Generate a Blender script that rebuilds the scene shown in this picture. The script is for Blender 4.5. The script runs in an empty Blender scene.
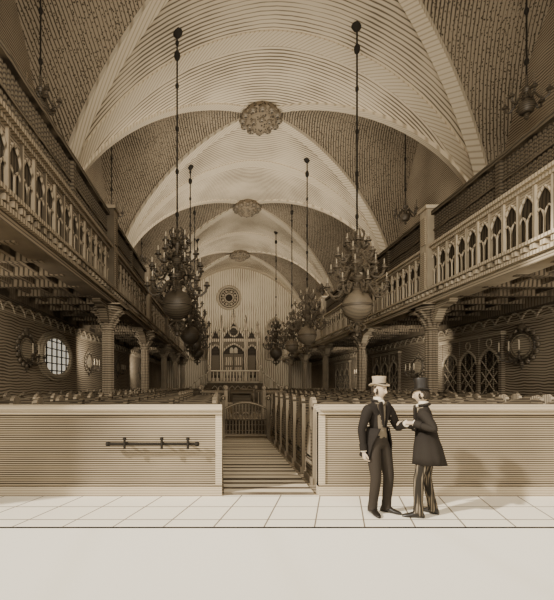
import bpy, bmesh, math, random
from mathutils import Vector, Matrix
random.seed(4)
EYE=1.68
F=400.0
XC=1.8; WH=7.6; SPR=4.5; RISE=7.5
XL=-3.5; XR=6.6; WL=XC-WH; WR=XC+WH
BAYS=[-1.5,4.5,13.8,21.6,31.6,41.0]
YB=41.0
COL=bpy.context.scene.collection

# ---------------- materials ----------------
def mat(name,c1,c2=None,hatch=(),rough=.85,metal=0.0,wob=.15,wobs=1.5,vary=.25,dots=None,spec=.2,soft=.10,emis=0):
    m=bpy.data.materials.new(name); m.use_nodes=True
    nt=m.node_tree; N=nt.nodes; L=nt.links
    b=N["Principled BSDF"]
    b.inputs["Roughness"].default_value=rough
    b.inputs["Metallic"].default_value=metal
    b.inputs["Specular IOR Level"].default_value=spec
    if emis:
        b.inputs["Emission Color"].default_value=(*c1,1); b.inputs["Emission Strength"].default_value=emis
    if c2 is None:
        b.inputs["Base Color"].default_value=(*c1,1); return m
    tc=N.new("ShaderNodeTexCoord")
    nz=N.new("ShaderNodeTexNoise"); nz.inputs["Scale"].default_value=wobs; nz.inputs["Detail"].default_value=2
    L.new(tc.outputs["Object"],nz.inputs["Vector"])
    nb=N.new("ShaderNodeTexNoise"); nb.inputs["Scale"].default_value=.45; nb.inputs["Detail"].default_value=3
    L.new(tc.outputs["Object"],nb.inputs["Vector"])
    acc=None
    def mth(op,a,bv=None):
        n=N.new("ShaderNodeMath"); n.operation=op
        for i,x in enumerate((a,bv)):
            if x is None: continue
            if isinstance(x,(int,float)): n.inputs[i].default_value=x
            else: L.new(x,n.inputs[i])
        return n.outputs[0]
    for (d,freq,duty) in hatch:
        v=Vector(d).normalized()*freq
        dt=N.new("ShaderNodeVectorMath"); dt.operation='DOT_PRODUCT'
        L.new(tc.outputs["Object"],dt.inputs[0]); dt.inputs[1].default_value=v
        s=mth('ADD',dt.outputs["Value"],mth('MULTIPLY',nz.outputs["Fac"],wob*freq))
        fr=mth('FRACT',s)
        tri=mth('ABSOLUTE',mth('SUBTRACT',fr,.5))   # 0..0.5
        thr=mth('ADD',mth('MULTIPLY',mth('SUBTRACT',nb.outputs["Fac"],.5),vary),duty*.5)
        df=mth('SUBTRACT',thr,tri)
        mr=N.new("ShaderNodeMapRange"); L.new(df,mr.inputs[0])
        mr.inputs[1].default_value=-soft; mr.inputs[2].default_value=soft
        o=mr.outputs[0]
        acc=o if acc is None else mth('MAXIMUM',acc,o)
    if dots:
        vo=N.new("ShaderNodeTexVoronoi"); vo.inputs["Scale"].default_value=dots[0]
        L.new(tc.outputs["Object"],vo.inputs["Vector"])
        mr=N.new("ShaderNodeMapRange"); L.new(vo.outputs["Distance"],mr.inputs[0])
        mr.inputs[1].default_value=dots[1]+.1; mr.inputs[2].default_value=dots[1]-.1
        o=mr.outputs[0]
        acc=o if acc is None else mth('MAXIMUM',acc,o)
    mx=N.new("ShaderNodeMix"); mx.data_type='RGBA'
    L.new(acc,mx.inputs["Factor"])
    mx.inputs["A"].default_value=(*c1,1); mx.inputs["B"].default_value=(*c2,1)
    L.new(mx.outputs["Result"],b.inputs["Base Color"])
    return m
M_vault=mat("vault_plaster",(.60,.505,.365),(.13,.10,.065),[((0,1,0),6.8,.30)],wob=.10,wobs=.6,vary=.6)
M_web=mat("vault_web_shaded",(.30,.24,.165),(.045,.034,.022),[((1,0,.3),9,.28)],wob=.05,dots=(14,.30),vary=.5)  # side webs: shadow painted in as a darker, stippled plaster
M_rib=mat("rib_stone",(.58,.49,.355),(.36,.29,.20),[((1,1,0),9,.25)],vary=.3,wob=.02)
M_boss=mat("boss_stone",(.20,.157,.105),(.04,.03,.02),dots=(9,.35))
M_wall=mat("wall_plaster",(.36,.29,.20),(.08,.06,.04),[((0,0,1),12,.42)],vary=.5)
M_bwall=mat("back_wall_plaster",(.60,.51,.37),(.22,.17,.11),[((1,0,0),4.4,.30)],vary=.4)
M_board=mat("partition_boards",(.42,.345,.24),(.055,.042,.027),[((0,0,1),30,.50)],wob=.006,wobs=2,vary=.35)
M_ledge=mat("partition_ledge",(.58,.49,.355),(.14,.11,.07),[((0,0,1),40,.28)],wob=.004)
M_floorT=mat("floor_stone",(.88,.81,.67),(.16,.125,.08),[((0,1,0),1.9,.04),((1,-.30,0),1.75,.03)],wob=.008,vary=.01,soft=.006)
M_floorP=mat("floor_plain_stone",(.94,.89,.78),(.88,.82,.70),[((1,.1,0),.5,.02)],wob=.02,vary=.01)
M_floorN=mat("floor_boards",(.36,.29,.20),(.09,.07,.045),[((0,1,0),6,.35)],wob=.01,vary=.2)
M_aisle=mat("aisle_planks",(.60,.51,.37),(.08,.06,.04),[((0,1,0),3.2,.36)],wob=.01,vary=.1,soft=.03)
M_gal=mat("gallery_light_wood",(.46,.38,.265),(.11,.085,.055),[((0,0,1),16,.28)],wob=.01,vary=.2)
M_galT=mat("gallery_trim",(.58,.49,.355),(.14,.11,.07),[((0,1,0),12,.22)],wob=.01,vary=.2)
M_galShade=mat("gallery_wood_shaded",(.20,.157,.105),(.05,.038,.025),[((0,0,1),16,.38)],wob=.01,vary=.2)  # left gallery: darker copy of the gallery wood, shade put into the colour
M_galTShade=mat("gallery_trim_shaded",(.28,.225,.155),(.07,.054,.035),[((0,1,0),12,.32)],wob=.01,vary=.2)  # left gallery trim, shade painted into its colour too
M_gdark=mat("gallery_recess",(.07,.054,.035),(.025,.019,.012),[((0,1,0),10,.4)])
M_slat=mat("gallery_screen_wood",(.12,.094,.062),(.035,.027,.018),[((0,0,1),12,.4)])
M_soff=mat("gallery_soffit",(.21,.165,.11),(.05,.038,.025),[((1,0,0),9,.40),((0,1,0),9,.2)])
M_col=mat("column_stone",(.30,.242,.168),(.05,.038,.025),[((0,0,1),14,.36)],wob=.01,vary=.3)
M_pew=mat("pew_wood",(.14,.11,.072),(.04,.03,.02),[((0,0,1),18,.42)],wob=.02,vary=.3)
M_pewl=mat("pew_end_wood",(.33,.267,.185),(.055,.042,.027),[((0,1,0),22,.38)],wob=.01,vary=.3)
M_brass=mat("aged_brass",(.105,.082,.054),(.018,.014,.009),[((0,0,1),22,.3)],rough=.5,metal=.15,wob=.03,spec=.4)
M_brassL=mat("sunlit_brass",(.40,.325,.225),(.07,.054,.035),[((0,0,1),26,.4)],rough=.5,metal=.05,wob=.01,spec=.3)  # for the pale chandelier balls, sunlight put into the colour
M_brassM=mat("mid_brass",(.22,.175,.118),(.035,.027,.018),[((0,0,1),26,.35)],rough=.5,metal=.1,wob=.01,spec=.4)
M_rod=mat("iron_rod",(.022,.018,.013))
M_wax=mat("candle_wax",(.50,.42,.30))
M_glass=mat("dark_leaded_glass",(.025,.019,.013),(.10,.078,.05),[((0,1,1),5,.2),((0,1,-1),5,.2)],vary=.05,wob=.0,rough=.5)
M_pane=mat("bright_pane",(.85,.78,.63),emis=.55)
M_ark=mat("ark_carved_wood",(.36,.29,.20),(.05,.038,.025),[((1,0,0),6,.4)],vary=.2)
M_arkd=mat("ark_dark_panel",(.04,.03,.02),(.02,.015,.01),[((0,0,1),8,.4)])  # near-black brown, also on the floor edge and round window
M_skin=mat("skin",(.48,.38,.27))
M_hair=mat("hair",(.05,.037,.025),(.02,.015,.01),[((1,0,0),90,.5)])
M_coat=mat("coat_cloth",(.022,.0175,.0135),(.015,.012,.0095),[((1,0,.8),140,.5)],vary=.1)
M_coat2=mat("coat_cloth_brown",(.028,.022,.0165),(.018,.0145,.011),[((1,.3,-.9),140,.5)],vary=.1)
M_trA=mat("trousers_dark",(.038,.03,.022),(.026,.02,.015),[((0,0,1),140,.45)],vary=.1)
M_trB=mat("trousers_striped",(.20,.16,.11),(.022,.018,.013),[((1,0,0),34,.55),((0,1,0),34,.4)],vary=.02,wob=.004)
M_shoe=mat("shoe_leather",(.015,.012,.009),rough=.35,spec=.5)
M_hatL=mat("light_felt",(.40,.33,.235),(.30,.24,.165),[((0,0,1),120,.35)])
M_hatD=mat("black_silk",(.016,.013,.010),rough=.4,spec=.5)
M_linen=mat("white_linen",(.66,.58,.45))
M_vest=mat("waistcoat",(.20,.16,.11),(.11,.087,.058),[((0,0,1),120,.4)])
M_btn=mat("button",(.25,.2,.14),rough=.4)

# ---------------- mesh builder ----------------
class MB:
    def __init__(s): s.v=[];s.f=[];s.m=[]
    def add(s,vs,fs,mi=0):
        o=len(s.v); s.v+= [tuple(v) for v in vs]
        for f in fs: s.f.append(tuple(i+o for i in f)); s.m.append(mi)
    def box(s,x0,x1,y0,y1,z0,z1,mi=0):
        vs=[(x,y,z) for z in (z0,z1) for y in (y0,y1) for x in (x0,x1)]
        s.add(vs,[(0,2,3,1),(4,5,7,6),(0,1,5,4),(2,6,7,3),(0,4,6,2),(1,3,7,5)],mi)
    def tube(s,pts,rad,n=8,mi=0,flat=None):
        pts=[Vector(p) for p in pts]; k=len(pts)
        if isinstance(rad,(int,float)): rad=[rad]*k
        vs=[];fs=[]
        t0=(pts[1]-pts[0]).normalized()
        u=t0.orthogonal().normalized()
        for i,p in enumerate(pts):
            t=((pts[min(i+1,k-1)]-pts[max(i-1,0)])).normalized()
            u=(u-t*u.dot(t)).normalized(); w=t.cross(u)
            for j in range(n):
                a=2*math.pi*j/n
                vs.append(p+(u*math.cos(a)+w*math.sin(a))*rad[i])
        for i in range(k-1):
            for j in range(n):
                fs.append((i*n+j,i*n+(j+1)%n,(i+1)*n+(j+1)%n,(i+1)*n+j))
        fs.append(tuple(range(n-1,-1,-1))); fs.append(tuple((k-1)*n+j for j in range(n)))
        s.add(vs,fs,mi)
    def lathe(s,cx,cy,prof,n=16,mi=0,cz=0,ph=0):
        vs=[];fs=[];k=len(prof)
        for r,z in prof:
            for j in range(n):
                a=2*math.pi*j/n+ph
                vs.append((cx+r*math.cos(a),cy+r*math.sin(a),cz+z))
        for i in range(k-1):
            for j in range(n):
                fs.append((i*n+j,i*n+(j+1)%n,(i+1)*n+(j+1)%n,(i+1)*n+j))
        fs.append(tuple(range(n-1,-1,-1))); fs.append(tuple((k-1)*n+j for j in range(n)))
        s.add(vs,fs,mi)
    def ell(s,c,r,nu=14,nv=10,mi=0):
        vs=[];fs=[]
        for i in range(nv+1):
            t=math.pi*i/nv
            for j in range(nu):
                a=2*math.pi*j/nu
                q=max(math.sin(t),1e-3)
                vs.append((c[0]+r[0]*q*math.cos(a),c[1]+r[1]*q*math.sin(a),c[2]+r[2]*math.cos(t)))
        for i in range(nv):
            for j in range(nu):
                fs.append((i*nu+j,(i+1)*nu+j,(i+1)*nu+(j+1)%nu,i*nu+(j+1)%nu))
        s.add(vs,fs,mi)
    def prism(s,poly,O,U,V,D,mi=0):
        O=Vector(O);U=Vector(U);V=Vector(V);D=Vector(D);n=len(poly)
        vs=[O+U*a+V*b for a,b in poly]; vs+= [p+D for p in vs]
        fs=[tuple(range(n)),tuple(range(2*n-1,n-1,-1))]
        for i in range(n): fs.append((i,(i+1)%n,n+(i+1)%n,n+i))
        s.add(vs,fs,mi)
    def sweep(s,path,lat,prof,mi=0,flip=1):
        path=[Vector(p) for p in path]; lat=Vector(lat).normalized(); k=len(path); n=len(prof)
        vs=[];fs=[]
        for i,p in enumerate(path):
            t=(path[min(i+1,k-1)]-path[max(i-1,0)]).normalized()
            nn=lat.cross(t).normalized()*flip
            for a,b in prof: vs.append(p+lat*a+nn*b)
        for i in range(k-1):
            for j in range(n):
                fs.append((i*n+j,i*n+(j+1)%n,(i+1)*n+(j+1)%n,(i+1)*n+j))
        fs.append(tuple(range(n))); fs.append(tuple((k-1)*n+j for j in range(n)))
        s.add(vs,fs,mi)
    def mesh(s,name,mats,smooth=False,recalc=True):
        me=bpy.data.meshes.new(name); me.from_pydata(s.v,[],s.f)
        for m in mats: me.materials.append(m)
        me.polygons.foreach_set("material_index",s.m)
        if recalc:
            bm=bmesh.new(); bm.from_mesh(me); bmesh.ops.recalc_face_normals(bm,faces=bm.faces[:]); bm.to_mesh(me); bm.free()
        if smooth:
            me.polygons.foreach_set("use_smooth",[True]*len(me.polygons))
            try: me.set_sharp_from_angle(angle=math.radians(40))
            except Exception: pass
        me.update(); return me
def obj(name,me,loc=(0,0,0),parent=None,rot=None):
    o=bpy.data.objects.new(name,me); COL.objects.link(o); o.location=loc
    if rot: o.rotation_euler=rot
    if parent: o.parent=parent
    return o
def empty(name,loc=(0,0,0)):
    o=bpy.data.objects.new(name,None); o.empty_display_size=.2; COL.objects.link(o); o.location=loc; return o

# ---------------- vault ----------------
P=1.8
def ff(t):
    t=min(abs(t),1.0); return EYE+SPR+RISE*(max(0,1-t**P))**(1/P)
def vz(x,y):
    for i in range(len(BAYS)-1):
        if BAYS[i]<=y<=BAYS[i+1]:
            c=(BAYS[i]+BAYS[i+1])/2; h=(BAYS[i+1]-BAYS[i])/2
            return ff(min(abs((x-XC)/WH),abs((y-c)/h)))
    return ff((x-XC)/WH)
mb=MB(); N=48
tt=[math.sin(math.pi/2*(-1+2*i/N)) for i in range(N+1)]
for b in range(len(BAYS)-1):
    c=(BAYS[b]+BAYS[b+1])/2; h=(BAYS[b+1]-BAYS[b])/2
    vs=[(XC+WH*tt[i],c+h*tt[j],ff(min(abs(tt[i]),abs(tt[j])))) for j in range(N+1) for i in range(N+1)]
    fn=[];fw=[]
    for j in range(N):
        for i in range(N):
            a=j*(N+1)+i;bb=a+1;cc=a+N+1;d=cc+1
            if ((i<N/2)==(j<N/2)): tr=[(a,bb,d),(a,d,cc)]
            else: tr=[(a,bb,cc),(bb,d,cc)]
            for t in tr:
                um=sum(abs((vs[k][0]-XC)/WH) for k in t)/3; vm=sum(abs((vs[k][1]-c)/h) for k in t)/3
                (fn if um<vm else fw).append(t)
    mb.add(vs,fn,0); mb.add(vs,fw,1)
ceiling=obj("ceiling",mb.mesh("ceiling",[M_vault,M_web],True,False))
rp=[(-.30,-.05),(-.30,.16),(-.235,.16),(-.235,.0),(-.14,.0),(-.11,.36),(.11,.36),(.14,.0),(.235,.0),(.235,.16),(.30,.16),(.30,-.05)]
mb=MB()
SS=[math.sin(math.pi/2*(-1+2*i/56)) for i in range(57)]
for y in BAYS[1:]:
    yy=min(y,YB-.3)
    mb.sweep([(XC+WH*t,yy,ff(t)) for t in SS],(0,1,0),rp,0,-1)
rp2=[(a*.66,b*.8) for a,b in rp]
for b in range(len(BAYS)-1):
    c=(BAYS[b]+BAYS[b+1])/2; h=(BAYS[b+1]-BAYS[b])/2
    for sg in (1,-1):
        path=[(XC+WH*t,c+sg*h*t,ff(t)) for t in SS]
        lat=Vector((-sg*h,WH,0))
        mb.sweep(path,lat,rp2,0,-1)
ribs=obj("ribs",mb.mesh("ribs",[M_rib],False),parent=ceiling)
mb=MB()
for b in range(1,len(BAYS)-1):
    c=(BAYS[b]+BAYS[b+1])/2; z=EYE+12
    mb.lathe(XC,c,[(.35,.1),(.8,.05),(.88,-.22),(.80,-.34),(.72,-.36),(.66,-.48),(.45,-.56),(.3,-.72),(.12,-.8),(.02,-.82)],24,0,z)
    for k in range(12):
        a=2*math.pi*k/12
        mb.ell((XC+.80*math.cos(a),c+.80*math.sin(a),z-.32),(.17,.17,.12),8,6,1)
    for k in range(8):
        a=2*math.pi*k/8
        mb.ell((XC+.48*math.cos(a),c+.48*math.sin(a),z-.56),(.12,.12,.11),8,6,1)
obj("bosses",mb.mesh("bosses",[M_boss,M_brassM],True),parent=ceiling)

# ---------------- walls and floor ----------------
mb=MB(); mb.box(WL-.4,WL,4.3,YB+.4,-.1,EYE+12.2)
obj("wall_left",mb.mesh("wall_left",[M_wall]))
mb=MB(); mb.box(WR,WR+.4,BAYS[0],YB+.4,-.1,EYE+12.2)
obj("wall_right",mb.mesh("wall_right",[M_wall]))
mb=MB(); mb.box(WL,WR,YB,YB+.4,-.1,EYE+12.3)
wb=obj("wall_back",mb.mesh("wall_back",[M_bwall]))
mb=MB()
mb.box(WL,WR,-1.5,4.72,-.2,0,1)
mb.box(WL,WR,4.72,6.10,-.2,0,0)
mb.box(WL,WR,6.10,YB,-.2,0,2)
mb.box(WL,WR,4.69,4.73,-.1,.004,3)
obj("floor",mb.mesh("floor",[M_floorT,M_floorP,M_floorN,M_arkd]))
mb=MB()
for i in range(15):
    y=6.14+i*.42
    mb.box(.06,1.44,y,y+.36,0,.035,0)
obj("aisle_planks",mb.mesh("aisle_planks",[M_aisle]))

# ---------------- partitions ----------------
def partition(name,x0,x1,posts):
    mb=MB(); y=6.10; H=1.37
    mb.box(x0,x1,y,y+.09,.16,H-.10,0)
    mb.box(x0,x1,y-.05,y+.14,0,.13,1)
    mb.box(x0,x1,y-.03,y+.12,.13,.17,0)
    mb.box(x0,x1,y-.05,y+.14,H-.13,H-.07,1)
    mb.box(x0,x1,y-.09,y+.30,H-.07,H,1)
    for p in posts:
        mb.box(p-.05,p+.05,y-.02,y+.11,.13,H-.1,1)
    return obj(name,mb.mesh(name,[M_board,M_ledge]))
partition("wooden_partition",WL,.03,[.0-.02])
partition("wooden_partition",1.5,WR,[1.55])
mb=MB()
yb=5.98
X=lambda px,D: (px-220)*D/F
x0=X(108,yb);x1=X(197,yb); zb=EYE-(444-385)*yb/F
mb.tube([(x0,yb,zb),(x1,yb,zb)],.022,8,0)
for px in (125,162,188):
    x=X(px,yb)
    mb.tube([(x,yb,zb),(x,6.1,zb)],.018,6,0); mb.tube([(x,yb-.03,zb+.07),(x,yb-.03,zb-.07)],.02,6,0)
    mb.ell((x,yb-.03,zb+.08),(.03,.03,.03),8,6,0)
mb.ell((x0,yb,zb),(.04,.04,.04),8,6,0); mb.ell((x1,yb,zb),(.04,.04,.04),8,6,0)
obj("iron_bar_rail",mb.mesh("iron_bar_rail",[M_rod],True))

# ---------------- columns ----------------
def column_mesh():
    mb=MB(); top=EYE+2.42
    mb.lathe(0,0,[(.30,0),(.30,.25),(.24,.32),(.26,.4),(.2,.5),(.155,.6),(.15,top-.75),(.2,top-.72),(.2,top-.66),(.16,top-.62),(.2,top-.45),(.33,top-.2),(.46,top-.12),(.46,top)],16,0)
    for k in range(8):
        a=2*math.pi*k/8
        mb.tube([(.15*math.cos(a),.15*math.sin(a),.5),(.15*math.cos(a),.15*math.sin(a),top-.74)],.042,6,0)
    for row,(n,z0,z1,r0,r1) in enumerate([(8,top-.62,top-.38,.17,.32),(8,top-.42,top-.12,.24,.47)]):
        for k in range(n):
            a=2*math.pi*(k+.5*row)/n; ca,sa=math.cos(a),math.sin(a)
            mb.tube([(r0*ca,r0*sa,z0),((r0+.03)*ca,(r0+.03)*sa,(z0+z1)/2),(r1*ca,r1*sa,z1),((r1+.05)*ca,(r1+.05)*sa,z1-.05)],[.05,.075,.055,.02],6,0)
    mb.box(-.5,.5,-.5,.5,top,top+.05,0)
    return mb.mesh("stone_column",[M_col],True)
cm=column_mesh()
CY=[12.5,18.7,25.0,31.2,37.5]
for y in CY:
    obj("stone_column",cm,(XL,y,0)); obj("stone_column",cm,(XR,y,0))

# ---------------- galleries ----------------
def arch_pts(w,h0,h1,n=6):
    # pointed (two-centred) gothic arch from (0,h0) to (w,h0), apex (w/2,h1)
    L=[];R=[]; S60=math.sin(math.pi/3)
    for i in range(n+1):
        ph=math.pi/3*i/n
        u=w*(1-math.cos(ph)); v=h0+(h1-h0)*math.sin(ph)/S60
        L.append((u,v)); R.append((w-u,v))
    return L+R[::-1][1:]
def gallery(Xf,Xw,n,y0,ms):
    g=empty("gallery_balcony",(0,0,0))
    mb=MB(); e=EYE; y1=YB-.05
    def bx(a,b,z0,z1,mi,ya=y0,yb_=y1):
        xa,xb=Xf+n*a,Xf+n*b
        mb.box(min(xa,xb),max(xa,xb),ya,yb_,e+z0,e+z1,mi)
    xa,xb=sorted((Xf,Xw))
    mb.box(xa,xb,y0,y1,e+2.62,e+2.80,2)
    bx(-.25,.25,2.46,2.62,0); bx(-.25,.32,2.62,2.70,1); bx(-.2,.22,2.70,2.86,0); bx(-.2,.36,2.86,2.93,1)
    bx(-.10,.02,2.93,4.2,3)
    bx(-.12,.14,4.14,4.22,1); bx(-.12,.22,4.22,4.30,1)
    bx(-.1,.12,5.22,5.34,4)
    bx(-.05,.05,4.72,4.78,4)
    y=y0
    while y<y1-.2:
        bx(.2,.33,2.74,2.84,1,y,y+.12); y+=.26
    w=.46; y=y0
    while y<y1-w:
        xq=Xf+n*.07
        mb.box(xq-.035,xq+.035,y-.035,y+.035,e+2.93,e+4.14,1)
        pts=arch_pts(w,3.58,4.02)
        mb.tube([(xq,y+u,e+v) for u,v in pts],.032,5,1)
        cy=y+w/2
        poly=[(0,4.14)]+arch_pts(w,3.62,4.04)+[(w,4.14)]
        mb.prism(poly,(Xf+n*.03,y,e),(0,1,0),(0,0,1),(n*.03,0,0),0)
        mb.tube([(xq,y+u,e+v) for u,v in arch_pts(w/2,3.36,3.60,3)],.02,4,1)
        mb.tube([(xq,y+w/2+u,e+v) for u,v in arch_pts(w/2,3.36,3.60,3)],.02,4,1)
        mb.tube([(xq,cy,e+2.95),(xq,cy,e+3.5)],.022,4,1)
        mb.tube([(xq,y,e+3.04),(xq,y+w,e+3.04)],.022,4,1)
        y+=w
    y=y0
    while y<y1-.1:
        bx(-.02,.02,4.3,5.22,4,y,y+.06); y+=.125
    ct=[c for c in CY if c>y0]
    for c in ct:
        bx(-.16,.24,2.46,5.42,1,c-.22,c+.22)
        bx(-.2,.30,5.42,5.52,1,c-.27,c+.27)
        bx(-.10,.28,2.9,4.1,0,c-.13,c+.13)
        bx(-.10,.27,4.35,5.2,0,c-.13,c+.13)
    for c in ct:
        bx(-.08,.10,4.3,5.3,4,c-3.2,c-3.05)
    yy=y0+.2
    while yy<y1:
        mb.box(xa,xb,yy-.07,yy+.07,e+2.44,e+2.62,2); yy+=1.04
    for fr in (.25,.5,.75):
        x=Xf+(Xw-Xf)*fr; mb.box(x-.05,x+.05,y0,y1,e+2.5,e+2.62,2)
    xw0,xw1=sorted((Xw,Xw+n*.25)); mb.box(xw0,xw1,y0,y1,e+2.30,e+2.62,2)
    for c in ct:
        for sg in (-1,1):
            mb.prism([(0,0),(.9,.0),(.9,-.08),(.35,-.2),(.1,-.5),(0,-.55)],(Xf-.12,c+sg*.3,e+2.46),(0,sg,0),(0,0,1),(.24,0,0),0)
    obj("parapet_and_floor",mb.mesh("gallery",ms),parent=g)
    return g
gallery(XL,WL,1,4.6,[M_galShade,M_galTShade,M_soff,M_gdark,M_slat])  # left side takes the copies with painted shade
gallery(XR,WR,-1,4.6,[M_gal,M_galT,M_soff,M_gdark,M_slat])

# ---------------- chandeliers ----------------
def chandelier_mesh(bm_,ball):
    mb=MB()
    prof=[(.02,-.98),(.06,-.95),(.05,-.88),(.12,-.80),(.07,-.72),(.05,-.62),(.16,-.55),(.2,-.5)]
    mb.lathe(0,0,prof,20,0)
    prof=[(.1,-.49)]
    for i in range(2,15):
        a=-math.pi/2+math.pi*i/16
        prof.append((.47*math.cos(a),.47*math.sin(a)))
    prof.append((.14,.48)); mb.lathe(0,0,prof,24,2)
    prof=[(.14,.48),(.18,.55),(.08,.62),(.06,.75),(.2,.86),(.22,.94),(.07,1.04),(.06,1.2),(.16,1.32),(.2,1.42),(.06,1.54),(.05,1.75),(.12,1.85),(.13,1.92),(.05,2.02),(.04,2.25),(.10,2.32),(.03,2.42)]
    mb.lathe(0,0,prof,20,0)
    mb.lathe(0,0,[(.475,-.04),(.495,-.03),(.495,.03),(.475,.04)],20,0)
    for (z,R,n,ph) in [(.55,.94,8,0),(1.08,.80,8,.39),(1.55,.60,6,0),(1.95,.36,6,.3)]:
        for k in range(n):
            a=2*math.pi*k/n+ph; ca,sa=math.cos(a),math.sin(a)
            S=[(.08,.02),(.22,.16),(.38,.14),(.50,-.06),(.62,-.24),(.80,-.27),(.95,-.14),(1.0,.02)]
            mb.tube([(R*r*ca,R*r*sa,z+q*R) for r,q in S],.038,6,0)
            mb.tube([(R*(.55+.13*math.cos(t))*ca,R*(.55+.13*math.cos(t))*sa,z+R*(.04+.13*math.sin(t))) for t in [j*.9-1.6 for j in range(7)]],.028,5,0)
            x,y=R*ca,R*sa; zz=z+.02*R
            mb.lathe(x,y,[(.02,-.06),(.05,-.04),(.03,0),(.10,.03),(.105,.06),(.045,.07),(.055,.15),(.02,.17)],10,0,zz)
            mb.lathe(x,y,[(.020,.15),(.020,.30),(.006,.33)],8,1,zz)
    for k in range(8):
        a=2*math.pi*k/8; ca,sa=math.cos(a),math.sin(a)
        mb.tube([(.05*ca,.05*sa,2.0),(.2*ca,.2*sa,2.15),(.24*ca,.24*sa,2.32),(.16*ca,.16*sa,2.4)],.024,5,0)
        mb.tube([(.14*ca,.14*sa,-.55),(.28*ca,.28*sa,-.66),(.2*ca,.2*sa,-.8),(.1*ca,.1*sa,-.74)],.022,5,0)
    return mb.mesh("chandelier_body",[bm_,M_wax,ball],True)
ch1=chandelier_mesh(M_brass,M_brass); ch2=chandelier_mesh(M_brassM,M_brassL)
def rod_mesh(z0,z1,knobs=True,r=.028):
    mb=MB(); mb.tube([(0,0,z0),(0,0,z1)],r,6,0)
    if knobs:
        z=z0+.5
        while z<z1-.2:
            mb.ell((0,0,z),(.06,.06,.10),8,6,0); z+=1.35
        mb.ell((0,0,z1-.75),(.10,.10,.16),10,6,0)
        mb.lathe(0,0,[(.03,z1-.2),(.1,z1-.14),(.18,z1)],10,0)
    return mb.mesh("rod",[M_rod],True)
def chandelier(x,y,zrel,me,scale=1.0):
    e=empty("chandelier",(x,y,EYE+zrel))
    b=obj("body",me,(0,0,0),e); b.scale=(scale,)*3
    obj("rod",rod_mesh(2.35*scale,vz(x,y)-(EYE+zrel)+.02),(0,0,0),e)
chandelier(-1.35,12.6,2.52,ch1); chandelier(4.35,12.7,2.5,ch2)
chandelier(-1.5,20.2,2.5,ch1); chandelier(4.4,20.2,2.5,ch2)
chandelier(-1.6,25.2,2.5,ch1,.9); chandelier(4.6,25.6,2.5,ch2,.9)
chandelier(-1.7,30,2.45,ch1); chandelier(4.2,30,2.4,ch1)
def small_mesh():
    mb=MB()
    mb.lathe(0,0,[(.01,-.32),(.05,-.28),(.04,-.2),(.14,-.15),(.19,-.03),(.17,.08),(.06,.16),(.04,.3),(.09,.36),(.1,.42),(.03,.5),(.03,.75)],14,0)
    for k in range(6):
        a=2*math.pi*k/6+.2; ca,sa=math.cos(a),math.sin(a)
        mb.tube([(r*ca,r*sa,z) for r,z in [(.05,.2),(.15,.28),(.24,.12),(.33,.02),(.42,.06),(.44,.16)]],.028,6,0)
        mb.lathe(.44*ca,.44*sa,[(.01,.14),(.07,.17),(.07,.20),(.03,.21),(.03,.27)],8,0)
        mb.lathe(.44*ca,.44*sa,[(.022,.24),(.022,.52),(.004,.55)],6,1)
    return mb.mesh("gallery_lamp_body",[M_brass,M_brassM],True)
sm=small_mesh()
for y in (10.7,17.7,24.5,32):
    for x in (-4.8,8.2):
        e=empty("candle_lamp",(x,y,EYE+7.45)); o=obj("body",sm,(0,0,0),e); o.scale=(1.1,1.1,1.1)
        obj("rod",rod_mesh(.7,vz(x,y)-(EYE+7.45),True,.024),(0,0,0),e)

# ---------------- side wall windows and sconces ----------------
mb=MB()
yc,zc=14.1,EYE+1.0; ry,rz=1.25,.72
def oval(s,dx): return [(WL+dx,yc+ry*s*math.cos(a),zc+rz*s*math.sin(a)) for a in [2*math.pi*k/32 for k in range(33)]]
mb.tube(oval(1.0,.04),.10,6,0); mb.tube(oval(1.16,.02),.06,6,0)
mb.prism([(ry*math.cos(2*math.pi*k/32),rz*math.sin(2*math.pi*k/32)) for k in range(32)],(WL+.01,yc,zc),(0,1,0),(0,0,1),(.02,0,0),1)
for k in range(-2,3):
    q=k*.42; hz=rz*math.sqrt(1-(q/ry)**2); mb.tube([(WL+.05,yc+q,zc-hz),(WL+.05,yc+q,zc+hz)],.028,5,2)
for k in range(-2,3):
    q=k*.25; hy=ry*math.sqrt(1-(q/rz)**2); mb.tube([(WL+.05,yc-hy,zc+q),(WL+.05,yc+hy,zc+q)],.020,5,2)
obj("window_1",mb.mesh("window_1",[M_gal,M_pane,M_rod],True))
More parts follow.
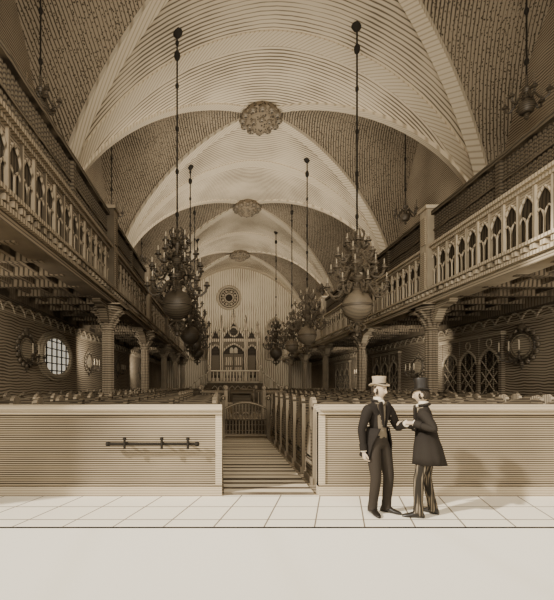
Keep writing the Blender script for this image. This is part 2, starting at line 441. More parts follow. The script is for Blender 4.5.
def gwindow(name,yc,w=3.5,z0=EYE-.45,z1=EYE+1.25):
    mb=MB(); x=WR
    mb.box(x-.05,x,yc-w/2,yc+w/2,z0,z1+.45,1)
    mb.box(x-.16,x,yc-w/2-.12,yc+w/2+.12,z0-.15,z0,0)
    mb.box(x-.18,x,yc-w/2-.12,yc+w/2+.12,z1+.42,z1+.52,0)
    for k in range(4):
        y=yc-w/2+k*w/3; mb.box(x-.13,x,y-.07,y+.07,z0,z1+.45,2)
    for k in range(3):
        y=yc-w/2+k*w/3; ww=w/3
        pts=arch_pts(ww-.14,z1-.5,z1)
        mb.tube([(x-.1,y+.07+u,v) for u,v in pts],.05,6,0)
        poly=[(0,z1+.43)]+arch_pts(ww,z1-.48,z1+.02)+[(ww,z1+.43)]
        mb.prism(poly,(x-.08,y,0),(0,1,0),(0,0,1),(-.02,0,0),2)
        for q in (.33,.66):
            mb.tube([(x-.08,y+ww*q,z0),(x-.08,y+ww*q,z1-.1)],.02,5,2)
            zz=z0+(z1-z0)*q*.9; mb.tube([(x-.08,y,zz),(x-.08,y+ww,zz)],.02,5,2)
        mb.tube([(x-.1,y+ww/2+.14*math.cos(a),z1+.2+.14*math.sin(a)) for a in [j*math.pi/5 for j in range(11)]],.025,5,0)
        for s_ in (-1,1):
            mb.tube([(x-.09,y+ww/2-s_*.4,z0+.1),(x-.09,y+ww/2+s_*.4,z0+.1+.8)],.018,4,0)
            mb.tube([(x-.09,y+ww/2-s_*.4,z0+.5),(x-.09,y+ww/2+s_*.4,z0+.5+.8)],.018,4,0)
    obj(name,mb.mesh(name,[M_gal,M_glass,M_col]))
gwindow("window_2",15.0); gwindow("window_3",22.6); gwindow("window_4",30.5)
mb=MB()
for nx,x in ((1,WL),(-1,WR)):
    xa,xb=sorted((x,x+nx*.06)); mb.box(xa,xb,6.2,YB-.1,EYE+1.95,EYE+2.02,0)
    y=6.4
    while y<YB-1:
        mb.tube([(x+nx*.05,y+u,v) for u,v in arch_pts(.6,EYE+1.98,EYE+2.28,4)],.03,4,0); y+=.6
obj("trim_1",mb.mesh("trim_1",[M_gal]))
def sconce(x,y,z,n,s=1):
    mb=MB()
    ring=lambda r,dx:[(dx*n,r*math.cos(a)*1.25,r*math.sin(a)) for a in [2*math.pi*k/24 for k in range(25)]]
    mb.prism([(.34*1.25*math.cos(2*math.pi*k/24),.34*math.sin(2*math.pi*k/24)) for k in range(24)],(0,0,0),(0,1,0),(0,0,1),(n*.05,0,0),1)
    mb.tube(ring(.36,.05),.04,6,0); mb.tube(ring(.27,.06),.018,5,3)
    for k in range(16):
        a=2*math.pi*k/16; mb.ell((.05*n,1.25*.43*math.cos(a),.43*math.sin(a)),(.05,.07,.07),8,6,3)
    mb.ell((.05*n,0,.5),(.05,.14,.1),10,6,3)
    for sg in (-1,0,1):
        mb.tube([(.05*n,0,-.25),(.2*n,sg*.2,-.4),(.36*n,sg*.34,-.33),(.38*n,sg*.36,-.2)],.02,6,0)
        mb.lathe(.38*n,sg*.36,[(.01,-.22),(.07,-.19),(.02,-.16),(.02,-.12)],8,0); mb.lathe(.38*n,sg*.36,[(.018,-.13),(.018,.12),(.005,.14)],6,2)
    mb.tube([(.03*n,0,-.4),(.05*n,0,-.62)],[.07,.01],6,0)
    o=obj("wall_sconce",mb.mesh("wall_sconce",[M_brass,M_gal,M_wax,M_brassM],True),(x,y,z)); o.scale=(s,s,s)
sconce(WL,11.9,EYE+1.05,1,1.1); sconce(WL,17.6,EYE+1.0,1); sconce(WL,22.5,EYE+1.0,1); sconce(WL,29,EYE+1.0,1)
sconce(WR,12.4,EYE+1.2,-1,1.2); sconce(WR,18.9,EYE+.85,-1,1.15); sconce(WR,26.5,EYE+.9,-1)

# ---------------- pews ----------------
def pew_mesh(L):
    mb=MB()
    mb.box(0,L,0,.05,.1,1.26,0); mb.box(0,L,-.03,.08,1.26,1.31,0)
    mb.box(0,L,.05,.46,.42,.46,0); mb.box(0,L,.40,.44,.06,.42,0)
    n=max(2,round(L/.8))
    prof=[(0,.42),(.0,1.34),(.05,1.42),(.13,1.45),(.19,1.42),(.17,1.3),(.2,1.12),(.32,.98),(.44,.9),(.46,.42)]
    for i in range(1,n):
        x=L*i/n; mb.prism(prof,(x-.035,0,0),(0,1,0),(0,0,1),(.07,0,0),0)
    for i in range(n):
        x=L*i/n; w=L/n
        mb.prism([(0.05,1.30)]+[(w/2+(w/2-.05)*-math.cos(t),1.30+.11*math.sin(t)) for t in [math.pi*k/8 for k in range(1,8)]]+[(w-.05,1.30)],(x,0,0),(1,0,0),(0,0,1),(0,.05,0),0)
    endp=[(-.05,0),(-.05,1.30),(.0,1.42),(.09,1.475),(.2,1.46),(.26,1.36),(.3,1.22),(.42,1.14),(.54,1.10),(.56,0)]
    for x in (0,L-.07):
        mb.prism(endp,(x,0,0),(0,1,0),(0,0,1),(.07,0,0),1)
        for s_,xx in ((-1,x),(1,x+.07)):
            mb.box(min(xx,xx+s_*.02),max(xx,xx+s_*.02),.03,.44,.2,.32,0)
            mb.tube([(xx+s_*.01,.04+u,v) for u,v in [(0,.4)]+arch_pts(.4,.75,1.02,4)+[(.4,.4),(0,.4)]],.018,4,0)
            mb.box(min(xx,xx+s_*.03),max(xx,xx+s_*.03),-.06,.57,0,.12,1)
    return mb.mesh("pew",[M_pew,M_pewl])
cache={}
def pew(x0,x1,y):
    L=round(x1-x0,2)
    if L not in cache: cache[L]=pew_mesh(L)
    obj("pew",cache[L],(x0,y,0))
y=6.75
while y<31:
    if 12.2<y<18.2:
        pew(-3.15,-1.2,y); pew(3.0,6.2,y)
    else:
        pew(-3.15,-.06,y); pew(1.56,6.2,y)
    pew(WL+.15,-3.95,y); pew(7.1,WR-.2,y)
    y+=.92

# ---------------- bimah ----------------
bim=empty("bimah",(0.85,15.2,0))
mb=MB(); R=1.9
mb.lathe(0,0,[(R+.25,0),(R+.25,.17),(R+.05,.17),(R+.05,.34),(R-.1,.34),(R-.1,.5)],8,0,0,math.pi/8)
obj("platform",mb.mesh("bimah_platform",[M_pewl]),(0,0,0),bim)
mb=MB()
vs=[Vector(((R-.2)*math.cos(math.pi/8+k*math.pi/4),(R-.2)*math.sin(math.pi/8+k*math.pi/4),0)) for k in range(8)]
for k in range(8):
    a,b=vs[k],vs[(k+1)%8]
    mb.box(a.x-.06,a.x+.06,a.y-.06,a.y+.06,.5,1.5,0); mb.ell((a.x,a.y,1.58),(.09,.09,.1),8,6,0)
    if k==5 or k==1: continue
    mb.tube([a+Vector((0,0,1.42)),b+Vector((0,0,1.42))],.045,6,0); mb.tube([a+Vector((0,0,.58)),b+Vector((0,0,.58))],.035,6,0)
    for i in range(1,9):
        p=a.lerp(b,i/9); mb.tube([p+Vector((0,0,.5)),p+Vector((0,0,.8)),p+Vector((0,0,1.0)),p+Vector((0,0,1.42))],[.02,.035,.02,.02],6,0)
obj("balustrade",mb.mesh("bimah_balustrade",[M_pewl],True),(0,0,0),bim)
mb=MB(); mb.box(-.35,.35,-.1,.1,.5,1.35,0); mb.prism([(-.3,1.35),(.3,1.45),(.3,1.5),(-.3,1.4)],(-.45,0,0),(0,1,0),(0,0,1),(.9,0,0),0)
obj("reading_desk",mb.mesh("bimah_desk",[M_pew]),(0,.5,0),bim)
mb=MB(); yg=12.45; xa,xb=.1,1.5
for x in (xa,xb): mb.box(x-.06,x+.06,yg-.06,yg+.06,0,1.2,0); mb.ell((x,yg,1.27),(.09,.09,.1),8,6,0)
top=lambda t: .92+.22*math.sin(math.pi*t)
mb.tube([(xa+(xb-xa)*i/12,yg,top(i/12)) for i in range(13)],.04,6,0)
mb.tube([(xa,yg,.12),(xb,yg,.12)],.04,6,0); mb.tube([(xa,yg,.6),(xb,yg,.6)],.025,6,0)
for i in range(1,14):
    t=i/14; x=xa+(xb-xa)*t; mb.tube([(x,yg,.12),(x,yg,top(t))],.02,6,0)
for i in range(5):
    t=(i+.5)/5; x=xa+(xb-xa)*t
    mb.tube([(x+.11*math.cos(a),yg,.72+.11*math.sin(a)) for a in [j*math.pi/6 for j in range(13)]],.016,5,0)
obj("aisle_gate",mb.mesh("aisle_gate",[M_pewl],True))

# ---------------- ark and its stair ----------------
AX=1.3
st=empty("ark_platform_staircase",(AX,34.5,0))
mb=MB(); PH=2.0
mb.box(-2.2,2.2,0,6.3,0,PH,0)
mb.box(-2.3,2.3,-.12,0,PH-.15,PH,1); mb.box(-2.3,2.3,-.08,0,0,.2,1)
for i in range(8):
    x=-2.0+i*.5
    mb.tube([(x+u,-.02,v) for u,v in [(0,.25)]+arch_pts(.5,1.2,1.6,4)+[(.5,.25)]],.04,5,1)
ns=11; run=.19
for sg in (-1,1):
    for i in range(ns):
        h=PH*(ns-i)/(ns+1); xa=sg*(2.2+i*run); xb=sg*(2.2+(i+1)*run)
        mb.box(min(xa,xb),max(xa,xb),0+.03*i,2.0,0,h,0)
def rail(pts):
    mb.tube([Vector(p)+Vector((0,0,.9)) for p in pts],.07,6,1)
    for a,b in zip(pts[:-1],pts[1:]):
        a=Vector(a);b=Vector(b); n=max(1,int((b-a).length/.26))
        for i in range(n):
            p=a.lerp(b,i/n); mb.tube([p,p+Vector((0,0,.35)),p+Vector((0,0,.9))],[.04,.055,.03],5,1)
rail([(-2.2-ns*run,.35,.15),(-3.4,.15,1.1),(-2.2,-.03,PH),(-1.2,-.05,PH),(1.2,-.05,PH),(2.2,-.03,PH),(3.4,.15,1.1),(2.2+ns*run,.35,.15)])
for x in (-2.2,2.2,-2.2-ns*run,2.2+ns*run):
    z=PH if abs(x)<3 else .1
    mb.box(x-.1,x+.1,-.12,.1,z-.1,z+1.1,1); mb.ell((x,0,z+1.22),(.14,.14,.16),8,6,1)
obj("platform_and_rails",mb.mesh("ark_stairs",[M_pew,M_galT]),(0,0,0),st)

ark=empty("torah_ark",(AX,38.2,PH)); ark.scale=(1.15,1.0,1.2)
mb=MB()
def pinn(x,y,z,h,r=.15):
    mb.lathe(x,y,[(r,0),(r,h*.35),(r*1.5,h*.38),(r*1.2,h*.45),(r*.5,h*.75),(r*.9,h*.8),(.02,h)],8,0,z)
mb.box(-2.2,2.2,-.3,1.2,0,.3,0)
mb.box(-2.0,2.0,0,1.0,.3,3.3,1)
for x in (-2.0,-1.0,1.0,2.0):
    mb.box(x-.14,x+.14,-.25,.1,.3,3.3,0); pinn(x,-.1,3.3,1.5 if abs(x)>1.5 else 2.0)
mb.box(-2.15,2.15,-.28,.3,3.15,3.4,0)
for (xa,w,h0,h1) in [(-2,1,2.2,2.9),(-1,2,2.0,3.0),(1,1,2.2,2.9)]:
    mb.tube([(xa+u,-.2,v) for u,v in arch_pts(w,h0,h1)],.08,6,0)
    mb.prism([(0,3.2)]+arch_pts(w,h0,h1)+[(w,3.2)],(xa,-.12,0),(1,0,0),(0,0,1),(0,.05,0),2)
mb.prism([(-1.1,3.4),(0,5.0),(1.1,3.4)],(0,.12,0),(1,0,0),(0,0,1),(0,.1,0),1)
mb.prism([(-1.1,3.4),(0,5.0),(1.1,3.4),(.9,3.4),(0,4.7),(-.9,3.4)],(0,-.15,0),(1,0,0),(0,0,1),(0,.25,0),0)
mb.tube([(.38*math.cos(a),-.1,3.95+.38*math.sin(a)) for a in [j*math.pi/8 for j in range(17)]],.07,6,0)
pinn(0,0,4.8,1.0,.12)
for xx in (-1.5,1.5):
    mb.prism([(-.45,3.4),(0,4.3),(.45,3.4)],(xx,.12,0),(1,0,0),(0,0,1),(0,.1,0),1)
    mb.prism([(-.45,3.4),(0,4.3),(.45,3.4),(.33,3.4),(0,4.05),(-.33,3.4)],(xx,-.15,0),(1,0,0),(0,0,1),(0,.25,0),0)
for sg in (-1,1):
    mb.box(min(0,sg*.82)+.02,max(0,sg*.82)-.02,-.08,0,.35,2.2,2)
    for zz in (.5,1.3): mb.box(min(sg*.1,sg*.72),max(sg*.1,sg*.72),-.12,-.08,zz,zz+.65,0)
    mb.box(min(sg*1.2,sg*1.8),max(sg*1.2,sg*1.8),-.06,0,.5,2.1,2)
for sg in (-1,1):
    mb.prism([(-.15,0),(.15,0),(.15,.3),(.1,.42),(0,.46),(-.1,.42),(-.15,.3)],(sg*.17,-.22,2.25),(1,0,0),(0,0,1),(0,.06,0),3)
obj("cabinet",mb.mesh("torah_ark_cabinet",[M_ark,M_arkd,M_pew,M_galT]),(0,0,0),ark)

mb=MB(); xo=X(229,41); zo=EYE+87*41/F
for r,t in ((1.15,.13),(.9,.06),(.42,.07)):
    mb.tube([(xo+r*math.cos(a),YB-.1,zo+r*math.sin(a)) for a in [j*math.pi/16 for j in range(33)]],t,6,0)
mb.prism([(1.1*math.cos(j*math.pi/16),1.1*math.sin(j*math.pi/16)) for j in range(32)],(xo,YB-.06,zo),(1,0,0),(0,0,1),(0,.04,0),1)
for k in range(8):
    a=k*math.pi/4; mb.tube([(xo+.42*math.cos(a),YB-.1,zo+.42*math.sin(a)),(xo+.9*math.cos(a),YB-.1,zo+.9*math.sin(a))],.05,6,0)
    a+=math.pi/8; mb.ell((xo+.66*math.cos(a),YB-.1,zo+.66*math.sin(a)),(.14,.06,.14),8,6,0)
obj("window_5",mb.mesh("window_5",[M_gal,M_arkd],True))
for i,xn in enumerate((-2.1,5.6)):
    mb=MB()
    mb.prism([(0,0)]+arch_pts(1.7,3.2,4.3)+[(1.7,0)],(xn-.85,YB-.04,EYE+2.6),(1,0,0),(0,0,1),(0,.03,0),1)
    mb.tube([(xn-.85+u,YB-.1,EYE+2.6+v) for u,v in [(0,0)]+arch_pts(1.7,3.2,4.3)+[(1.7,0),(0,0)]],.12,6,0)
    mb.tube([(xn,YB-.1,EYE+2.6),(xn,YB-.1,EYE+5.6)],.06,6,0)
    for s_ in (-1,1): mb.tube([(xn+(.42*s_-.42)+u,YB-.1,EYE+2.6+v) for u,v in arch_pts(.84,2.6,3.2)],.05,5,0)
    obj("window_%d"%(6+i),mb.mesh("window_n",[M_gal,M_ark]))

# ---------------- men ----------------
def ik(S,T,l1,l2,pole):
    S=Vector(S);T=Vector(T);d=T-S;L=min(d.length,(l1+l2)*.998); dn=d.normalized()
    a=(l1*l1-l2*l2+L*L)/(2*L); h=math.sqrt(max(l1*l1-a*a,0))
    p=Vector(pole); p=(p-dn*p.dot(dn)).normalized()
    return S+dn*a+p*h, S+dn*L
def skin_body(joints,edges,root):
    names=list(joints); idx={n:i for i,n in enumerate(names)}
    me=bpy.data.meshes.new("sk"); me.from_pydata([tuple(joints[n][0]) for n in names],[(idx[a],idx[b]) for a,b in edges],[])
    o=bpy.data.objects.new("sk",me); COL.objects.link(o)
    m=o.modifiers.new("s",'SKIN'); m.use_smooth_shade=True; m.branch_smoothing=.6
    if not me.skin_vertices:
        bm=bmesh.new(); bm.from_mesh(me); bm.verts.layers.skin.verify(); bm.to_mesh(me); bm.free()
    sv=me.skin_vertices[0].data
    for n in names:
        r=joints[n][1]; r=(r,r) if isinstance(r,(int,float)) else r
        sv[idx[n]].radius=r; sv[idx[n]].use_root=(n==root)
    m2=o.modifiers.new("ss",'SUBSURF'); m2.levels=2; m2.render_levels=2
    bpy.context.view_layer.update()
    dg=bpy.context.evaluated_depsgraph_get()
    out=bpy.data.meshes.new_from_object(o.evaluated_get(dg))
    bpy.data.objects.remove(o)
    return out
def hand(mb,W,d,up,side,curl,mi=0):
    W=Vector(W);d=Vector(d).normalized();up=Vector(up);up=(up-d*up.dot(d)).normalized()
    sd=d.cross(up)
    if sd.dot(Vector(side))<0: sd=-sd
    vs=[];fs=[];n=10
    secs=[(-.02,.024,.020),(.015,.030,.019),(.05,.040,.018),(.085,.042,.015),(.098,.036,.010)]
    for t,a,b in secs:
        for j in range(n):
            q=2*math.pi*j/n; vs.append(W+d*t+sd*a*math.cos(q)+up*b*math.sin(q))
    for i in range(len(secs)-1):
        for j in range(n): fs.append((i*n+j,i*n+(j+1)%n,(i+1)*n+(j+1)%n,(i+1)*n+j))
    fs.append(tuple(range(n))); fs.append(tuple((len(secs)-1)*n+j for j in range(n)))
    mb.add(vs,fs,mi)
    for k,(off,L) in enumerate([(.030,.070),(.011,.079),(-.009,.073),(-.028,.057)]):
        p=W+d*.083+sd*off; pts=[p]; ang=curl*.35
        for q in (.42,.32,.26):
            ang+=curl*(.5+.08*k); dd=(d*math.cos(ang)-up*math.sin(ang)+sd*off*1.2).normalized()
            p=p+dd*L*q; pts.append(p)
        mb.tube(pts,[.0098,.0092,.0082,.0060],7,mi)
    p=W+d*.025+sd*.022; dirs=[(d*.6+sd*.8-up*.2),(d*.9+sd*.35-up*.35),(d+sd*.05-up*.4)]
    pts=[p]
    for q,l in zip(dirs,(.038,.030,.024)):
        p=p+q.normalized()*l; pts.append(p)
    mb.tube(pts,[.014,.012,.0105,.007],7,mi)
def head_mesh(name):
    mb=MB(); nu,nv=40,28; vs=[];fs=[]
    for i in range(nv+1):
        t=math.pi*i/nv
        for j in range(nu):
            a=2*math.pi*j/nu; q=max(math.sin(t),1e-3)
            x,y,z=q*math.cos(a),q*math.sin(a),math.cos(t)
            k=1-.30*max(0,-z)**1.5; X_=x*k*.076
            Y_=y*.096*(1-.12*max(0,-z)) + (.012 if (y>0 and z<-.2) else 0)*-1
            if y<0:
                ns_=math.exp(-(x/.13)**2)
                Y_-= .024*ns_*math.exp(-((z+.20)/.13)**2) + .012*ns_*math.exp(-((z+.02)/.16)**2)
                Y_+= .010*math.exp(-((abs(x)-.36)/.16)**2)*math.exp(-((z-.03)/.10)**2)
                Y_-= .008*math.exp(-((z-.20)/.09)**2)*math.exp(-(x/.55)**2)
                Y_-= .006*math.exp(-(x/.22)**2)*math.exp(-((z+.47)/.06)**2)
                Y_-= .006*math.exp(-(x/.22)**2)*math.exp(-((z+.60)/.06)**2)
                Y_-= .013*math.exp(-(x/.25)**2)*math.exp(-((z+.86)/.12)**2)
            vs.append((X_,Y_,z*.118))
    for i in range(nv):
        for j in range(nu): fs.append((i*nu+j,(i+1)*nu+j,(i+1)*nu+(j+1)%nu,i*nu+(j+1)%nu))
    mb.add(vs,fs,0)
    for sg in (-1,1):
        mb.ell((sg*.028,-.078,.004),(.012,.009,.007),10,6,2)
        mb.ell((sg*.028,-.086,.004),(.005,.003,.005),8,6,1)
        mb.tube([(sg*.012,-.093,.024),(sg*.03,-.090,.029),(sg*.046,-.078,.024)],[.003,.004,.002],5,1)
        mb.ell((sg*.078,.006,-.008),(.009,.018,.030),10,8,0)
        mb.ell((sg*.070,-.018,-.02),(.010,.022,.045),8,8,1)
    mb.tube([(-.022,-.092,-.063),(0,-.098,-.062),(.022,-.092,-.063)],[.002,.003,.002],5,3)
    vs=[];fs=[];n2=14
    for i in range(n2+1):
        t=math.pi*.70*i/n2
        for j in range(nu):
            a=2*math.pi*j/nu; x,y=math.cos(a),math.sin(a)
            tl=t
            if y<-.15: tl=min(t,math.pi*.33)
            elif y<.15: tl=min(t,math.pi*.47)
            q=math.sin(tl); vs.append((x*q*.083,y*q*.103+.004,math.cos(tl)*.124))
    for i in range(n2):
        for j in range(nu): fs.append((i*nu+j,(i+1)*nu+j,(i+1)*nu+(j+1)%nu,i*nu+(j+1)%nu))
    mb.add(vs,fs,1)
    return mb.mesh(name,[M_skin,M_hair,M_linen,M_vest],True,False)
def hat_mesh(mt,h,r):
    mb=MB()
    prof=[(r*.98,.0),(r*.97,h*.3),(r*.95,h*.6),(r*1.05,h*.97),(r*1.03,h),(r*.5,h+.004),(.001,h+.004)]
    mb.lathe(0,0,prof,28,0)
    mb.lathe(0,0,[(r*1.0,.008),(r*1.0,.035)],28,1)
    vs=[];fs=[];n=28
    for (rr,up) in ((r*.95,.006),(r*1.2,.0),(r*1.42,.0),(r*1.46,.006),(r*1.42,.012),(r*.95,.016)):
        for j in range(n):
            a=2*math.pi*j/n; z=up+ .028*(rr/(r*1.46))**3*(abs(math.cos(a))**2)-.01*(rr/(r*1.46))**3*abs(math.sin(a))
            vs.append((rr*math.cos(a)*.96,rr*math.sin(a)*1.08,z))
    for i in range(5):
        for j in range(n): fs.append((i*n+j,i*n+(j+1)%n,(i+1)*n+(j+1)%n,(i+1)*n+j))
    mb.add(vs,fs,0)
    return mb.mesh("hat",[mt,M_hatD if mt is not M_hatD else M_coat],True)
def man(pos,ang,lh,rh,feet,lean,coat,trou,hatm,hat_h,headrot,skirt_bottom,open_ang,lpole,rpole,lhd,rhd,curl,sc=1.0):
    root=empty("man",pos); root.rotation_euler=(0,0,ang); root.scale=(sc,sc,sc)
    Rm=Matrix.Rotation(-ang,3,'Z'); Pw=Vector(pos)
    loc=lambda w: (Rm@(Vector(w)-Pw))/sc
    dirl=lambda v: Rm@Vector(v)
    ly=lean
    J={}
    J['pel']=((0,0,.94),(.14,.12)); J['wst']=((0,.0,1.08),(.13,.11)); J['chs']=((0,ly*.5,1.25),(.162,.132)); J['uch']=((0,ly,1.39),(.125,.105)); J['nck']=((0,ly*1.1,1.475),(.056,.056)); J['hdb']=((0,ly*1.3-.005,1.55),(.052,.052))
    for s,n in ((1,'l'),(-1,'r')):
        J[n+'sh']=((s*.170,ly,1.385),(.082,.082))
        T=loc(lh if s==1 else rh)
        el,wr=ik(J[n+'sh'][0],T,.30,.26,lpole if s==1 else rpole)
        J[n+'ua']=((Vector(J[n+'sh'][0])+el)/2,(.064,.064))
        J[n+'el']=(el,(.053,.053)); J[n+'fa']=((el*.5+wr*.5),(.047,.047)); J[n+'wr']=(wr,(.035,.035))
        ft=Vector(feet[0 if s==1 else 1])
        hip=Vector((s*.09,0,.89)); an=Vector((ft.x,ft.y,.075))
        kn,an2=ik(hip,an,.4125,.4125,(s*.1,-1,0)); an=an2
        J[n+'hp']=(hip,(.104,.104)); J[n+'th']=((hip+kn)/2,(.090,.090)); J[n+'kn']=(kn,(.070,.070)); J[n+'cf']=(kn*.6+an*.4,(.067,.067)); J[n+'an']=(an,(.056,.056))
    E=[('pel','wst'),('wst','chs'),('chs','uch'),('uch','nck'),('nck','hdb')]
    for n in 'lr': E+=[('uch',n+'sh'),(n+'sh',n+'ua'),(n+'ua',n+'el'),(n+'el',n+'fa'),(n+'fa',n+'wr'),('pel',n+'hp'),(n+'hp',n+'th'),(n+'th',n+'kn'),(n+'kn',n+'cf'),(n+'cf',n+'an')]
    me=skin_body(J,E,'pel'); me.name="body"
    me.materials.clear()
    for m in (coat,trou,M_skin,M_vest): me.materials.append(m)
    for p in me.polygons:
        c=p.center
        arm=min((c-Vector(J[k][0])).length for k in ('lel','rel','lfa','rfa','lwr','rwr'))
        if c.z<1.0 and arm>.11 and abs(c.x)<.3: p.material_index=1
        elif c.z>1.47 and abs(c.x)<.09: p.material_index=2
        elif c.y<-.03 and abs(c.x)<.055+.25*(c.z-1.02)*.3 and 1.0<c.z<1.46 and arm>.10: p.material_index=3
        else: p.material_index=0
        p.use_smooth=True
    obj("body",me,(0,0,0),root)
    mb=MB()
    for n,hd,s in (('l',lhd,1),('r',rhd,-1)):
        w=Vector(J[n+'wr'][0]); d=dirl(hd[0]); up=dirl(hd[1]); sd=dirl(hd[2])
        hand(mb,w+d.normalized()*.02,d,up,sd,curl,0)
        fa=Vector(J[n+'fa'][0]); dv=(w-fa).normalized()
        mb.tube([w-dv*.04,w+dv*.022],[.042,.040],12,1)
        mb.tube([w-dv*.08,w+dv*.008],[.048,.047],12,2)
    obj("hands",mb.mesh("hands",[M_skin,M_linen,coat],True),(0,0,0),root)
    mb=MB()
    for s in (0,1):
        fk=Vector(feet[s]); an=Vector(J[('l' if s==0 else 'r')+'an'][0]); cf=Vector(J[('l' if s==0 else 'r')+'cf'][0])
        ft=Vector((an.x,an.y,fk.z)); fd=Vector((ft.z,-1,0)).normalized(); sdv=Vector((-fd.y,fd.x,0)); vs=[];fs=[];n=12
        secs=[(-.075,.022,.05,.03),(-.06,.036,.085,.04),(-.01,.040,.11,.055),(.05,.041,.085,.042),(.11,.047,.058,.03),(.16,.040,.045,.024),(.195,.018,.03,.016)]
        for t,w_,h,cz in secs:
            for j in range(n):
                q=2*math.pi*j/n; z=max(.002,h/2+ (h/2)*math.sin(q))
                p=Vector((ft.x,ft.y,0))+fd*t+sdv*w_*math.cos(q); vs.append((p.x,p.y,z))
        for i in range(len(secs)-1):
            for j in range(n): fs.append((i*n+j,i*n+(j+1)%n,(i+1)*n+(j+1)%n,(i+1)*n+j))
        fs.append(tuple(range(n))); fs.append(tuple((len(secs)-1)*n+j for j in range(n)))
        mb.add(vs,fs,0)
        mb.tube([cf,cf*.6+an*.4,cf*.25+an*.75,an,Vector((an.x,an.y,.045))+fd*.012],[.045,.056,.060,.062,.066],14,1)
    obj("shoes",mb.mesh("shoes",[M_shoe,trou],True),(0,0,0),root)
    rings=[(1.12,.140,.118),(1.02,.155,.130),(.92,.178,.155),(.80,.188,.170),(skirt_bottom,.195,.183)]
    vs=[];fs=[];n=36
    for i,(z,rx,ry) in enumerate(rings):
        op=open_ang*(.35+.65*min(1,(1.12-z)/.25))
        for j in range(n+1):
            a=op+(2*math.pi-2*op)*j/n
            fold=1+.05*math.sin(a*9)*(i/4)
            vs.append((math.sin(a)*rx*fold, -math.cos(a)*ry*fold+.0+.012*i*(1 if math.cos(a)<0 else 0), z))
    for i in range(len(rings)-1):
        for j in range(n): fs.append((i*(n+1)+j,i*(n+1)+j+1,(i+1)*(n+1)+j+1,(i+1)*(n+1)+j))
    mb=MB(); mb.add(vs,fs,0); sk=obj("coat_skirt",mb.mesh("coat_skirt",[coat],True,False),(0,0,0),root)
    so=sk.modifiers.new("thick",'SOLIDIFY'); so.thickness=.014
    mb=MB()
    mb.tube([(.078*math.sin(a),ly*1.1-.066*math.cos(a)+.005,1.475+.012*math.cos(a+math.pi)) for a in [.7+k*(2*math.pi-1.4)/12 for k in range(13)]],.020,8,0)
    mb.lathe(0,ly*1.1,[(.060,1.46),(.062,1.50),(.058,1.525)],16,1)
    mb.ell((0,ly-.075,1.455),(.030,.022,.032),10,8,1)
    for s in (-1,1):
        mb.prism([(.015,1.13),(.02,1.14),(.085,1.36),(.098,1.43),(.05,1.47),(.035,1.40)],(0,-.125+ly*.8,0),(s,0,0),(0,0,1),(0,.03,0),0)
        for i in range(4):
            mb.ell((s*(.048+.014*i),-.128+ly*.3,1.10+.06*i),(.006,.005,.006),8,6,2)
    obj("collar_and_cravat",mb.mesh("collar",[coat,M_linen,M_btn],True),(0,0,0),root)
    hd=empty("head",(0,ly*1.3-.018,1.615)); hd.parent=root; hd.rotation_euler=headrot
    obj("face",head_mesh("face"),(0,0,0),hd)
    obj("hat",hat_mesh(hatm,hat_h,.086),(0,.008,.055),hd,rot=(math.radians(-6),0,0))
    return root
A=Vector((2.08,5.26,0)); B=Vector((2.65,5.14,0))
man(A,math.radians(24),lh=(2.34,5.04,1.19),rh=(1.86,5.18,.84),feet=[(.12,-.02,.45),(-.10,.0,-.35)],lean=.0,coat=M_coat,trou=M_trA,hatm=M_hatL,hat_h=.125,
    headrot=(math.radians(6),0,math.radians(10)),skirt_bottom=.74,open_ang=1.25,lpole=(.6,.5,-1),rpole=(-.6,.6,0),
    lhd=((.9,-.1,.15),(0,-.3,1),(0,1,.3)),rhd=((.05,-.1,-1),(-1,-.1,0),(.2,-1,0)),curl=.7)
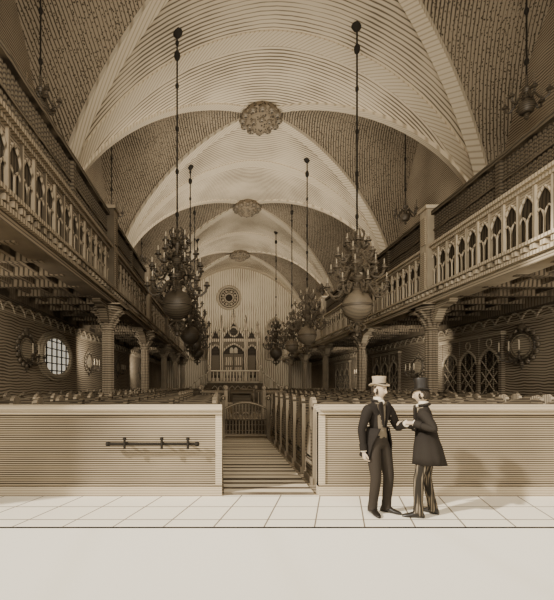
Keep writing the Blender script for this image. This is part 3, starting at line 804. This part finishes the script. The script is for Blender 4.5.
man(B,math.radians(-122),lh=(2.44,5.0,1.20),rh=(2.44,5.24,1.18),feet=[(.15,-.08,.3),(-.15,.07,-.4)],lean=-.03,coat=M_coat2,trou=M_trB,hatm=M_hatD,hat_h=.165,
    headrot=(math.radians(10),0,math.radians(5)),skirt_bottom=.70,open_ang=.55,lpole=(.6,.8,-1),rpole=(-.5,.8,-1),
    lhd=((-.9,.25,.1),(0,-.4,1),(0,.9,.3)),rhd=((-.9,-.1,.1),(0,.4,1),(0,-.9,.3)),curl=.8,sc=.965)

# ---------------- light, world, camera ----------------
w=bpy.data.worlds.new("World"); bpy.context.scene.world=w; w.use_nodes=True
w.node_tree.nodes["Background"].inputs[0].default_value=(1.0,.93,.80,1); w.node_tree.nodes["Background"].inputs[1].default_value=1.15
sd=bpy.data.lights.new("sun",'SUN'); sd.energy=6.0; sd.angle=math.radians(2); sd.color=(1,.93,.82)
so=bpy.data.objects.new("sun",sd); COL.objects.link(so)
az=math.radians(64); el=math.radians(32)
d=Vector((math.sin(az)*math.cos(el),math.cos(az)*math.cos(el),-math.sin(el)))
so.rotation_euler=d.to_track_quat('-Z','Y').to_euler()
def area(loc,d,sx,sy,e,name="nave_fill"):  # added fill lamp, stands for no fixture in the room
    l=bpy.data.lights.new(name,'AREA'); l.shape='RECTANGLE'; l.size=sx; l.size_y=sy; l.energy=e; l.color=(1,.92,.79)
    o=bpy.data.objects.new(name,l); COL.objects.link(o); o.location=loc; o.rotation_euler=Vector(d).to_track_quat('-Z','Y').to_euler()
area((1.0,0.5,7),(0,1,.2),6,4,850)  # nave fill: added lamps, turned away from the camera
area((1.5,15.5,7.6),(0,1,1.3),7,2.5,480)
area((1.5,22.5,7.6),(0,1,1.3),7,2.5,480)
area((1.5,31.5,7.4),(0,1,.5),7,2.5,500)
for yy in (7.5,16.5,26):  # added fill lamps to brighten the aisles under the galleries
    area((-4.6,yy,2.9),(-.35,1,.05),1.6,1.2,45,"aisle_fill")
    area((7.9,yy,2.9),(.35,1,.05),1.6,1.2,60,"aisle_fill")
cam=bpy.data.cameras.new("camera"); co=bpy.data.objects.new("camera",cam); COL.objects.link(co)
co.location=(0,0,EYE); co.rotation_euler=(math.radians(90),0,0)
cam.sensor_width=36; cam.lens=24.0; cam.shift_x=57/600; cam.shift_y=85/600; cam.clip_end=200
bpy.context.scene.camera=co
